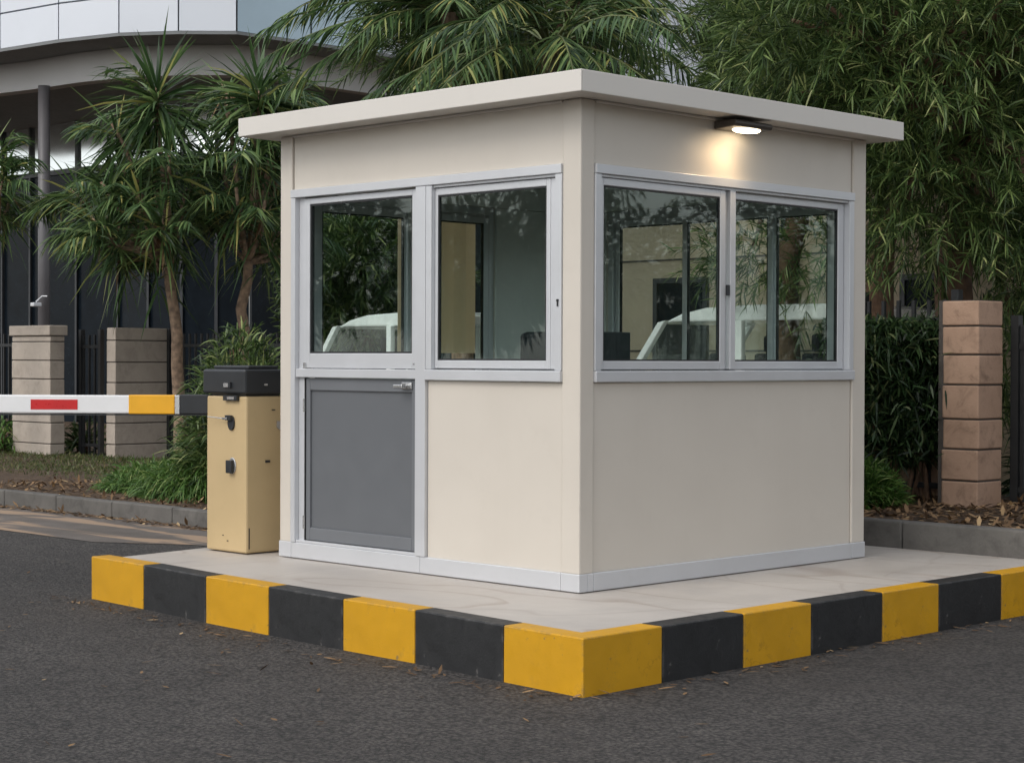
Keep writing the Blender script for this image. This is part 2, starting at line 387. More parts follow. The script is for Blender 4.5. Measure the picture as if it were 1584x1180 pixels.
for i in range(6):
    b = MB(); yb = .0
    b.prism([(KX[i]+gap/2, KY[i]), (KX[i+1]-gap/2, KY[i+1]), (KX[i+1]-gap/2, KY[i+1]+RIM-gap), (KX[i]+gap/2, KY[i]+RIM-gap)], -.05, S)
    c = (.5*(KX[i]+KX[i+1]), .5*(KY[i]+KY[i+1]), 0)
    obj('kerb_block', b, M['kyellow' if i % 2 == 0 else 'kblack'], bevel=.006, origin=c, label=klab[i], cat='kerb block', group=KG)
b = MB()
b.prism([(KX[6]+gap/2, KY[6]), (1.058, KY[7]), (1.055, RY[1]-gap/2), (1.055-RIM+gap, RY[1]-gap/2), (1.058-RIM+gap, KY[7]+RIM-gap), (KX[6]+gap/2, KY[6]+RIM-gap)], -.05, S)
obj('kerb_block', b, M['kyellow'], bevel=.006, origin=(1.0, -1.05, 0), label='yellow L shaped corner kerb block nearest the viewer', cat='kerb block', group=KG)
rlab = ['black kerb block right of the yellow corner block', 'yellow kerb block second after the corner on the right side',
        'black kerb block midway along the right side, below the booth window end', 'yellow kerb block just past the right end of the booth',
        'black kerb block near the right edge of the photo', 'yellow kerb block cut off by the right edge of the photo', None]
for i in range(1, 7):
    b = MB(); b.box(1.055-RIM+gap, 1.055, RY[i]+gap/2, RY[i+1]-gap/2, -.05, S)
    obj('kerb_block', b, M['kblack' if i % 2 == 1 else 'kyellow'], bevel=.006, origin=(1, .5*(RY[i]+RY[i+1]), 0), label=rlab[i-1], cat='kerb block', group=KG)

# planting bed behind, with its kerb (lower on the left, higher behind the island)
def kerb_run(x0, x1, y0, y1, z0, z1, step=1.0):
    k = MB(); x = x0
    while x < x1-.01:
        e = min(x+step, x1); k.box(x+.004, e-.004, y0, y1, z0, z1+rnd.uniform(-.004, .004)); x = e
    return k
obj('kerb', kerb_run(-60.3, -3.3, 2.42, 2.54, -.05, .15, .95), M['kerbstone'], bevel=.012, kind='structure')
obj('kerb', kerb_run(-3.3, 30, 3.205, 3.33, 0, .425, 1.05), M['kerbstone'], bevel=.012, kind='structure')
def bed_z(x, y):
    t = min(1, max(0, (x+4.5)/2.2)); t = t*t*(3-2*t)
    zl = .13 + .10*min(1, max(0, (y-2.6)/3.5)); zr = .40 + .05*min(1, max(0, (y-3.3)/1.5))
    zz = zl*(1-t) + zr*t; u = min(1, max(0, (y-5.6)/.8))
    return zz*(1-u) + .17*u
bm = MB(); xs = np.concatenate([np.linspace(-60, -14, 12), np.linspace(-13.5, 3, 50), np.linspace(4, 40, 8)]); ys = np.concatenate([[2.53], np.linspace(2.8, 8, 22), np.linspace(9, 60, 8)])
vs = [(x, max(y, 2.53 if x < -3.3 else 3.32), bed_z(x, y) + (rnd.uniform(-.012, .012) if y > 2.6 else 0)) for y in ys for x in xs]; nx = len(xs)
bm.add(vs, [(j*nx+i, j*nx+i+1, (j+1)*nx+i+1, (j+1)*nx+i) for j in range(len(ys)-1) for i in range(nx-1)])
obj('planting_bed', bm, M['soil'], smooth=True, kind='structure')

# ------------------------------------------------------------------ the guard booth
W, D, H = 2.48, 2.562, 2.53
def build_booth():
    root = thing('guard_booth', 'cream guard booth with silver window frames, grey half door and flat overhanging roof', 'guard booth', (-W/2, D/2, S))
    z = lambda v: S+v
    def part(name, mb, mat, parent=root, bevel=.003, **k): return obj(name, mb, mat, parent, bevel, **k)
    T = .06
    cream = M['cream']
    # corner posts
    for nm, x0, x1, y0, y1 in (('n', -.129, 0, 0, .107), ('l', -W, -2.367, 0, .107), ('r', -.107, 0, 2.427, D), ('b', -W, -2.367, 2.427, D)):
        b = MB(); b.box(x0, x1, y0, y1, z(.094), z(2.54))
        # the narrow groove strip beside each post
        part('corner_post', b, cream, bevel=.008)
    # wall panels, 4 mm behind the posts
    def panel(axis, u0, u1, z0, z1, d0, d1):
        b = MB(); b.wall(axis, u0, u1, d0, d1, z(z0), z(z1)); part('wall_panel', b, [cream], bevel=.004)
    panel('x', -2.361, -.135, 2.213, 2.54, .012, T)         # above the door and window
    panel('x', -1.165, -.135, .094, 1.080, .012, T)         # below the window
    panel('y', .113, 2.421, 2.213, 2.54, -T, -.012)
    panel('y', .113, 2.421, .094, 1.080, -T, -.012)
    panel('x', -2.361, -.113, 2.213, 2.54, D-T, D-.012)
    panel('x', -2.361, -.113, .094, 1.080, D-T, D-.012)
    panel('y', .113, 2.421, 2.213, 2.54, -W+.012, -W+T)
    panel('y', .113, 2.421, .094, 1.080, -W+.012, -W+T)
    panel('y', 1.76, 2.421, 1.082, 2.211, -W+.012, -W+T); panel('y', .113, .21, 1.082, 2.211, -W+.012, -W+T)
    panel('x', -2.361, -2.06, 1.082, 2.211, D-T, D-.012); panel('x', -.17, -.113, 1.082, 2.211, D-T, D-.012)
    # inner lining
    b = MB()
    for (z0, z1) in ((.10, 1.075), (2.215, 2.50)):
        b.box(-1.16, -.11, T+.002, T+.02, z(z0), z(z1)); b.box(-T-.02, -T-.002, .11, 2.42, z(z0), z(z1))
        b.box(-2.36, -.11, D-T-.02, D-T-.002, z(z0), z(z1)); b.box(-W+T+.002, -W+T+.02, .11, 2.42, z(z0), z(z1))
    b.box(-2.36, -1.17, T+.002, T+.02, z(2.215), z(2.50))
    b.box(-W+T+.002, -W+T+.02, 1.765, 2.42, z(1.08), z(2.21)); b.box(-2.36, -2.07, D-T-.02, D-T-.002, z(1.08), z(2.21))
    part('interior_lining', b, M['inside'], bevel=0)
    b = MB(); b.box(-2.41, -.07, .07, D-.07, z(2.505), z(2.535)); part('ceiling_board', b, M['inside'], bevel=0)
    b = MB(); b.box(-2.41, -.07, .07, D-.07, z(.05), z(.09)); part('floor_board', b, M['floorin'], bevel=0)
    # skirting in lengths with joints
    def skirt(axis, u0, u1, d0, d1):
        b = MB(); b.wall(axis, u0, u1, d0, d1, z(.002), z(.096)); part('skirting', b, M['alu'], bevel=.004)
    skirt('x', -.1285, .004, -.004, .06); skirt('x', -1.212, -.1305, -.004, .06); skirt('x', -2.365, -1.214, -.004, .06); skirt('x', -W-.004, -2.367, -.004, .06)
    skirt('y', .0615, .1055, -.06, .004); skirt('y', .1075, 2.426, -.06, .004); skirt('y', 2.428, D+.004, -.06, .004)
    skirt('y', .062, D+.004, -W-.004, -W+.055); skirt('x', -2.42, -.062, D-.055, D+.004)
    # roof: deck with a folded fascia
    X0, X1, Y0, Y1 = -W-.1545, .1857, -.2018, D+.1235
    b = MB(); b.box(X0+.012, X1-.012, Y0+.012, Y1-.012, z(2.5412), z(2.60)); rf = part('roof', b, M['fascia'], bevel=0)
    f = MB()
    f.box(X0, X1, Y0, Y0+.0115, z(2.536), z(2.646)); f.box(X1-.0115, X1, Y0+.0125, Y1, z(2.536), z(2.646))
    f.box(X0, X1-.0125, Y1-.0115, Y1, z(2.536), z(2.646)); f.box(X0, X0+.0115, Y0+.0125, Y1-.0125, z(2.536), z(2.646))
    f.box(X0+.013, X1-.013, Y0+.013, Y1-.013, z(2.602), z(2.638))
    obj('fascia', f, M['fascia'], rf, .004)
    tr = MB()   # thin shadow bead where the wall meets the soffit
    tr.box(-2.36, -.135, -.006, .011, z(2.526), z(2.5395)); tr.box(-.011, .006, .113, 2.42, z(2.526), z(2.5395))
    part('cornice_bead', tr, M['fascia'], bevel=.003)

    # ---- front wall (y = 0): door on the left, window on the right
    alu = M['alu']
    fr = MB()
    fr.box(-2.367, -.129, -.014, .058, z(2.163), z(2.211))                # long head bar
    fr.box(-2.366, -2.326, -.010, .058, z(.097), z(2.162)); fr.box(-2.325, -2.268, .022, .058, z(.097), z(2.162))   # left jamb, stepped
    fr.box(-1.250, -1.168, -.010, .058, z(.097), z(2.162))                # post between door and window
    fr.box(-2.3245, -1.251, -.004, .056, z(1.088), z(1.139))              # rail across the doorway
    fr.box(-2.3245, -1.251, .0, .056, z(.0965), z(.112))
    df = part('door_frame', fr, alu, bevel=.003)
    # glazed upper leaf
    up = MB(); up.frame('x', -2.264, -1.262, z(1.143), z(2.155), .045, .016, .05, tb=.088, tt=.036)
    us = part('door_sash', up, alu, bevel=.004)
    gk = MB(); gk.frame('x', -2.219, -1.307, z(1.231), z(2.119), .010, .022, .046); obj('gasket', gk, M['rubber'], us)
    p = MB(); p.box(-2.2085, -1.3175, .036, .041, z(1.2415), z(2.1085)); obj('pane', p, M['glass'], us)
    ck = MB(); ck.box(-2.262, -2.246, .004, .015, z(1.146), z(1.175)); ck.box(-2.262, -2.205, .0, .015, z(1.141), z(1.1458))
    obj('window_catch', ck, M['steel'], us)
    ck = MB(); ck.box(-1.291, -1.281, .010, .0155, z(1.166), z(1.176)); obj('screw', ck, M['steel'], us)
    # grey lower leaf with a recessed panel
    lo = MB(); lo.frame('x', -2.254, -1.270, z(.116), z(1.083), .038, .02, .052, tb=.075, tt=.072)
    dr = part('door', lo, M['doorgrey2'], bevel=.004, label='grey half height door leaf with recessed panel')
    lo = MB(); lo.box(-2.2158, -1.3082, .034, .046, z(.1915), z(1.0105)); obj('door_panel', lo, M['doorgrey'], dr)
    rub = MB(); rub.box(-2.264, -2.256, .016, .05, z(.113), z(1.084)); rub.box(-2.264, -1.262, .026, .05, z(.1125), z(.1155)); obj('gasket', rub, M['rubber'], dr)
    hn = MB(); hn.box(-1.385, -1.300, .008, .0195, z(1.030), z(1.068)); hn.tube([(-1.34, .008, z(1.049)), (-1.34, -.03, z(1.049))], .009); hn.box(-1.40, -1.325, -.042, -.026, z(1.036), z(1.055))
    obj('handle', hn, M['steel'], dr, .004)
    for zz in (.22, .92):
        hg = MB(); hg.tube([(-2.262, .012, z(zz-.04)), (-2.262, .012, z(zz+.04))], .008); obj('hinge', hg, M['steel'], dr)

    # ---- windows: frame > sash, pane, sill, gasket
    def window(axis, a0, a1, outer, sgn, sashes, sill=True, head=True, mull=()):
        """outer: coordinate of the outer face; sgn +1 when the inside lies towards +"""
        q = lambda a, b: (min(outer+sgn*a, outer+sgn*b), max(outer+sgn*a, outer+sgn*b))
        f = MB()
        if head: f.wall(axis, a0, a1, *q(-.014, .058), z(2.163), z(2.211))
        f.wall(axis, a0, a0+.046, *q(-.008, .058), z(1.142), z(2.162)); f.wall(axis, a1-.046, a1, *q(-.008, .058), z(1.142), z(2.162))
        f.wall(axis, a0+.0465, a1-.0465, *q(.004, .010), z(2.148), z(2.1625)); f.wall(axis, a0+.0465, a1-.0465, *q(.028, .033), z(2.148), z(2.1625))
        f.wall(axis, a0+.0465, a1-.0465, *q(.048, .058), z(1.142), z(1.148))
        w = part('window', f, alu, bevel=.003)
        if sill:
            s = MB(); s.wall(axis, a0-.002, a1+.002, *q(-.018, .060), z(1.083), z(1.1405)); obj('sill', s, alu, w, .004)
        for (u0, u1, dd, lt, rt_) in sashes:
            s = MB(); d0, d1 = q(dd, dd+.026)
            z0, z1 = z(1.149), z(2.146)
            s.wall(axis, u0, u0+lt, d0, d1, z0, z1); s.wall(axis, u1-rt_, u1, d0, d1, z0, z1)
            s.wall(axis, u0+lt, u1-rt_, d0, d1, z0, z0+.044); s.wall(axis, u0+lt, u1-rt_, d0, d1, z1-.04, z1)
            obj('sash', s, alu, w, .004)
            g0, g1, h0, h1 = u0+lt, u1-rt_, z0+.044, z1-.04
            k = MB(); k.frame(axis, g0, g1, h0, h1, .009, *q(dd+.004, dd+.022)); obj('gasket', k, M['rubber'], w)
            p = MB(); p.wall(axis, g0+.0092, g1-.0092, *q(dd+.011, dd+.016), h0+.0092, h1-.0092); obj('pane', p, M['glass'] if sill else M['glassclear'], w)
        return w
    wf = window('x', -1.166, -.129, 0, 1, [(-1.119, -.232, .018, .022, .030)], head=False)
    st = MB(); st.box(-.231, -.190, .020, .05, z(1.149), z(2.146)); obj('side_stop', st, alu, wf, .003)
    lk = MB(); lk.box(-.158, -.146, -.0145, -.0085, z(1.50), z(1.512)); lk.box(-.156, -.148, -.013, -.0085, z(1.475), z(1.50)); obj('lock', lk, M['rubber'], wf)
    wr = window('y', .107, 2.427, 0, -1, [(.158, 1.205, .012, .032, .046), (1.232, 2.378, .034, .088, .060)])
    st = MB(); st.box(-.040, -.002, 1.238, 1.285, z(1.149), z(2.150)); obj('mullion', st, alu, wr, .003)
    lk = MB(); lk.box(-.012, .006, 1.207, 1.226, z(1.56), z(1.62)); obj('lock', lk, M['blackmetal'], wr, .003)
    window('x', -2.06, -.17, D, -1, [(-2.012, -1.37, .012, .04, .04), (-1.40, -.66, .034, .04, .04), (-.69, -.218, .012, .04, .04)], sill=False)
    window('y', .21, 1.76, -W, 1, [(.258, 1.02, .012, .04, .045), (.985, 1.712, .034, .045, .045)], sill=False)
    b = MB()
    nseg = 14
    pts = [(-W-.055 + .006*math.sin(i*1.7), 1.00+.70*i/nseg) for i in range(nseg+1)]
    poly = pts + [(x+.003, y) for x, y in pts[::-1]]
    b.prism(poly, z(1.24), z(2.14)); b.tube([(-W-.055, .98, z(2.16)), (-W-.055, 1.72, z(2.16))], .022)
    part('roller_blind', b, M['blind'], bevel=0)

    # ---- lit bulkhead lamp under the eave of the right wall
    LY0, LY1 = 1.08, 1.41
    b = MB(); b.extr([(.0, z(2.474)), (.155, z(2.484)), (.160, z(2.500)), (.152, z(2.520)), (.0, z(2.523))], 'y', LY0, LY1)
    lp = part('wall_lamp', b, M['lampbody'], bevel=.008, label='lit black bulkhead lamp under the eave')
    b = MB(); c = [(.085+.058*math.cos(t), .5*(LY0+LY1)+.02+.115*math.sin(t)) for t in [2*math.pi*i/24 for i in range(24)]]
    zz = lambda x: 2.474 + x*(.010/.155)
    n = len(c)
    b.add([(x, y, z(zz(x)+.004)) for x, y in c] + [(.085+(x-.085)*.8, 1.265+(y-1.265)*.85, z(zz(x)-.008)) for x, y in c],
          [tuple(range(n)), tuple(range(n, 2*n))[::-1]] + [(i, n+i, n+(i+1) % n, (i+1) % n) for i in range(n)])
    obj('diffuser', b, M['lampglow'], lp)
    ld = bpy.data.lights.new('lamp_light', 'SPOT'); ld.spot_size = R(125); ld.spot_blend = 1.0; ld.shadow_soft_size = .07; ld.energy = LAMP_W; ld.color = (1, .72, .42)
    lo = bpy.data.objects.new('lamp_light', ld); COL.objects.link(lo); lo.parent = root
    lo.location = Vector((.165, 1.20, z(2.44))) - Vector(BASE[root.name]); lo.rotation_euler = Vector((-.50, -.25, -.85)).to_track_quat('-Z', 'Y').to_euler()
    return root
LAMP_W = 4.2
build_booth()

# ---- inside the booth: desk, screen and chair, each a thing of its own
def furniture():
    zf = S+.09
    d = thing('desk', 'brown desk standing inside the booth under the right hand windows', 'desk', (-.32, 1.2, zf))
    b = MB(); b.box(-.62, -.10, .35, 2.1, zf+.72, zf+.75); obj('desk_top', b, M['desk'], d, .004)
    for y in (.38, 2.04):
        b = MB(); b.box(-.60, -.12, y, y+.03, zf, zf+.718); obj('leg', b, M['desk'], d)
    m = thing('monitor', 'dark computer screen on the desk behind the right window', 'monitor', (-.25, .5, zf+.75))
    b = MB(); b.box(-.27, -.235, .20, .66, zf+.90, zf+1.26); obj('screen', b, M['blackmetal'], m, .006)
    b = MB(); b.box(-.32, -.19, .34, .52, zf+.751, zf+.765); b.box(-.262, -.242, .41, .45, zf+.765, zf+.92); obj('stand', b, M['blackmetal'], m)
    CX, CY = -.90, .48
    c = thing('office_chair', 'dark high backed office chair seen through the window beside the door', 'chair', (CX, CY, zf))
    b = MB(); b.box(CX-.24, CX+.24, CY-.24, CY+.24, zf+.46, zf+.54); obj('seat', b, M['chair'], c, .03)
    b = MB(); n = 8
    prof = [(-.24+.48*i/n, .05*(1-(2*i/n-1)**2)) for i in range(n+1)]
    b.prism([(CX+u, CY+.22+w) for u, w in prof] + [(CX+u, CY+.29+w) for u, w in prof[::-1]], zf+.62, zf+1.27); obj('backrest', b, M['chair'], c, .03)
    b = MB(); b.tube([(CX, CY, zf+.08), (CX, CY, zf+.46)], .03); obj('column', b, M['blackmetal'], c)
    for k in range(5):
        a = 2*math.pi*k/5; b = MB(); b.tube([(CX, CY, zf+.10), (CX+.28*math.cos(a), CY+.28*math.sin(a), zf+.04)], [.025, .018]); obj('leg', b, M['blackmetal'], c)
    b = MB(); b.box(CX-.04, CX+.04, CY+.20, CY+.25, zf+.50, zf+.70); obj('back_bracket', b, M['blackmetal'], c)
furniture()

# ------------------------------------------------------------------ barrier gate
def build_barrier():
    x0, x1, y0, y1 = -3.10, -2.69, -.095, .20
    r = thing('barrier_gate', 'beige barrier cabinet with black hood and white arm, left of the booth', 'barrier gate', (-2.86, .05, S))
    zt = S+.967
    b = MB(); b.box(x0, x1, y0, y1, S+.004, zt); cab = obj('cabinet', b, M['box'], r, .012)
    b = MB(); b.box(x1-.0005, x1+.0025, y0+.02, y0+.026, S+.03, S+.16); obj('door_seam', b, M['blackmetal'], cab)
    b = MB(); b.box(x0+.03, x1-.03, y0+.02, y1-.02, zt-.02, zt+.012); obj('neck', b, M['blackmetal'], r)
    e = .018
    b = MB(); b.box(x0-e, x1+e*.6, y0-e, y1+e, zt+.013, zt+.165); obj('hood', b, M['blackmetal'], r, .014)
    b = MB(); b.box(x0+.03, x1-.02, y0+.03, y1-.03, zt+.1655, zt+.188); obj('hood_lid', b, M['blackmetal'], r, .008)
    yf = y0-e
    b = MB(); b.box(-2.885, -2.815, yf-.012, yf-.0005, zt+.05, zt+.085, 0); b.box(-2.880, -2.832, yf-.016, yf-.0125, zt+.055, zt+.080, 1); obj('latch', b, [M['blackmetal'], M['steel']], r)
    b = MB(); b.box(x1+e*.6+.0005, x1+e*.6+.006, .03, .055, zt+.065, zt+.077); obj('side_latch', b, M['steel'], r)
    # bracket under the hood, the two black key locks and the rusty marks on the sheet
    b = MB(); b.box(-2.90, -2.76, y0-.022, y0-.0005, zt-.028, zt+.004, 0); b.box(-2.85, -2.78, y0-.028, y0-.0225, zt-.02, zt-.004, 1); obj('bracket', b, [M['blackmetal'], M['steel']], r)
    def oval(cx, cz, w, h): return [(cx+w*math.cos(t), cz+h*math.sin(t)) for t in [2*math.pi*i/20 for i in range(20)]]
    b = MB(); b.extr(oval(-2.835, zt-.165, .032, .046), 'y', y0-.012, y0-.0005, 0); b.box(-2.87, -2.815, y0-.030, y0-.0125, zt-.150, zt-.118, 0)
    b.box(-2.895, -2.845, y0-.034, y0-.0305, zt-.146, zt-.132, 1); b.tube([(-2.90, y0-.03, zt-.138), (-3.03, y0-.045, zt-.13)], [.004, .003], 6, mi=1)
    obj('key_lock', b, [M['blackmetal'], M['steel']], r, .003)
    b = MB(); b.extr(oval(-2.825, zt-.43, .036, .052), 'y', y0-.008, y0-.0005, 1); b.box(-2.862, -2.805, y0-.03, y0-.0085, zt-.475, zt-.395, 0)
    obj('key_switch', b, [M['blackmetal'], M['steel']], r, .004)
    b = MB()
    b.extr([(.135, zt-.155), (.175, zt-.155), (.18, zt-.185), (.158, zt-.21), (.135, zt-.195)], 'x', x1+.0005, x1+.008); obj('badge', b, M['steel'], r)
    for bx in ((x1+.0005, x1+.006, .05, .085, zt-.41, zt-.395), (x1+.0005, x1+.003, .10, .125, zt-.088, zt-.082), (-2.93, -2.918, y0-.002, y0-.0003, S+.10, S+.106), (-2.885, -2.87, y0-.002, y0-.0003, S+.068, S+.074)):
        b = MB(); b.box(*bx); obj('screw', b, M['blackmetal'], r)
    # the arm runs out over the lane, square to the line of sight
    A = np.array([-3.02, .04, 0]); u = -RT.copy(); u[2] = 0; u = u/np.linalg.norm(u); n = np.array([u[1], -u[0], 0])   # n: towards the road user
    if n @ (CAM-A) < 0: n = -n
    za, zb = 1.118+S-.2567, 1.232
    def bar(mb, s0, s1, d0, d1, z0, z1, mi=0, zs=0.0):
        P = lambda s, d, zz: tuple((A+u*s+n*d)[:2]) + (zz + zs*s,)
        vs = [P(s0, d0, z0), P(s1, d0, z0), P(s1, d1, z0), P(s0, d1, z0), P(s0, d0, z1), P(s1, d0, z1), P(s1, d1, z1), P(s0, d1, z1)]
        mb.add(vs, [(0, 1, 2, 3), (7, 6, 5, 4), (0, 4, 5, 1), (1, 5, 6, 2), (2, 6, 7, 3), (3, 7, 4, 0)], mi)
    za, zb = ARM_Z
    b = MB(); bar(b, -.02, .319, -.045, .045, za-.002, zb+.006); obj('arm_clamp', b, M['blackmetal'], r, .006)
    b = MB(); bar(b, .3195, .352, -.046, .046, za-.004, zb+.002); obj('clamp_plate', b, M['steel'], r, .004)
    b = MB(); bar(b, .3525, 3.8, -.036, .036, za, zb); arm = obj('arm', b, M['armwhite'], r, .008)
    b = MB(); bar(b, .3530, .642, -.040, .040, za-.003, zb+.003); obj('yellow_sleeve', b, M['armyellow'], arm, .006)
    for s0 in (.962, 1.80, 2.64):
        b = MB(); bar(b, s0, s0+.294, .0365, .0385, za+.024, zb-.028); obj('red_panel', b, M['armred'], arm)
    b = MB(); bar(b, .0, 3.8, -.03, .034, za-.012, za-.004); obj('rubber_edge', b, M['blackmetal'], arm)
ARM_Z = (1.108, 1.222)
build_barrier()

# ------------------------------------------------------------------ stone pillars and fence
def pillar(label, x0, x1, y0, y1, zb, zt, mat, joints, cap=.05, over=.03, chamfer=0.0):
    r = thing('stone_pillar', label, 'pillar', (.5*(x0+x1), .5*(y0+y1), zb))
    b = MB(); b.box(x0+.012, x1-.012, y0+.012, y1-.012, zb-.1, zt-cap-.005); obj('core', b, M['mortar'], r)
    b = MB(); zs = [zb-.05] + joints + [zt-cap-.004]
    for i in range(len(zs)-1):
        a, c = zs[i]+.006, zs[i+1]-.006; j = rnd.uniform(-.004, .004)
        ch = chamfer
        b.prism([(x0+j+ch, y0+j), (x1+j, y0+j), (x1+j, y1), (x0+j, y1), (x0+j, y0+j+ch)] if ch else [(x0+j, y0+j), (x1+j, y0+j), (x1+j, y1), (x0+j, y1)], a, c)
    obj('courses', b, mat, r, .008)
    if cap > .02:
        b = MB(); b.box(x0-over, x1+over, y0-over, y1+over, zt-cap, zt); obj('cap', b, mat, r, .012)
    return r
pillar('grey stone gate pillar with a cap at the far left, crossed by the white barrier arm', -15.4, -14.46, 5.66, 5.87, .16, 1.87, M['stone'], [.35, .62, .92, 1.18, 1.42, 1.66], .13, .03)
pillar('deep grey stone gate pillar beside the thin palm trunk, just left of the barrier cabinet', -14.0, -13.80, 6.20, 7.2, .16, 1.87, M['stone'], [.35, .62, .88, 1.14, 1.40, 1.68], .02, .02)
pillar('pinkish stone pillar under the tree at the right edge of the photo', -.65, -.31, 4.40, 4.72, .40, 1.90, M['stonepink'], [.62, .84, 1.05, 1.29, 1.50, 1.70], .015, .0, .06)
def fence(label, x0, x1, y, zb, zt, step=.13, group=None):
    r = thing('metal_fence', label, 'fence', (.5*(x0+x1), y, zb), group)
    b = MB(); x = x0+.05
    while x < x1: b.box(x-.013, x+.013, y-.013, y+.013, zb, zt+.05); x += step
    obj('pickets', b, M['fence'], r)
    for zz in (zb+.15, zt-.1):
        b = MB(); b.box(x0, x1, y-.020, y+.020, zz-.02, zz+.02); obj('rail', b, M['fence'], r)
    n = max(1, round((x1-x0)/2.4))
    for k in range(n+1):
        xx = x0+(x1-x0)*k/n; b = MB(); b.box(xx-.03, xx+.03, y-.03, y+.03, zb-.1, zt+.12); obj('post', b, M['fence'], r)
fence('black metal picket fence between the two grey stone pillars on the left', -14.5, -14.05, 6.15, .18, 1.70)
fence('black metal picket fence left of the capped grey pillar, cut by the photo edge', -22, -15.45, 5.80, .18, 1.72)
fence('black metal picket fence behind the palms, between the deep stone pillar and the booth', -13.75, -10.7, 7.0, .2, 1.72)
fence('black metal picket fence half hidden in the dark hedge right of the booth', -1.5, -.70, 4.75, .40, 1.85)
fence('black metal picket fence right of the pinkish stone pillar', -.26, 4.0, 4.82, .40, 1.66)
lw = thing('low_wall', 'low beige stone wall under the dark hedge right of the booth', 'low wall', (-1.1, 4.94, .4))
b = MB(); b.box(-1.55, -.68, 4.86, 5.02, .38, .78); obj('wall_body', b, M['stonepink'], lw, .008)
b = MB(); b.box(-1.58, -.68, 4.83, 5.05, .782, .83); obj('coping', b, M['stonepink'], lw, .008)

# ------------------------------------------------------------------ beige building behind the booth
def beige_building():
    r = thing('beige_building', 'low beige rendered building behind the booth, glimpsed through its windows', 'building', (-5.9, 9.5, .3))
    x0, x1, y, zt = -9.2, -2.6, 9.5, 3.9
    b = MB(); b.box(x0, x1, y, y+5, .1, zt); w = obj('wall', b, M['beigewall'], r)
    b = MB(); b.box(x0-.1, x1+.1, y-.1, y+5.1, zt+.002, zt+.16); obj('parapet', b, M['beigewall'], r, .02)
    b = MB()
    for zz in (1.55, 2.6): b.box(x0, x1, y-.012, y-.001, zz, zz+.02)
    for xx in np.arange(x0+1.1, x1, 1.5): b.box(xx, xx+.02, y-.011, y-.0015, .2, 1.549)
    obj('render_joint', b, M['mortar'], w)
    for xa, xb, za, zb in ((-4.25, -3.75, 1.0, 2.35), (-7.6, -6.8, 1.2, 2.4)):
        b = MB(); b.frame('x', xa, xb, za, zb, .06, y-.05, y-.0005); f = obj('window', b, M['mullion'], r)
        b = MB(); b.box(xa+.06, xb-.06, y-.03, y-.02, za+.06, zb-.06); obj('pane', b, M['winDark'], f)
    b = MB(); b.box(-5.7, -5.55, y-.16, y-.014, .2, 3.9); obj('downpipe', b, M['mullion'], r, .02)
beige_building()

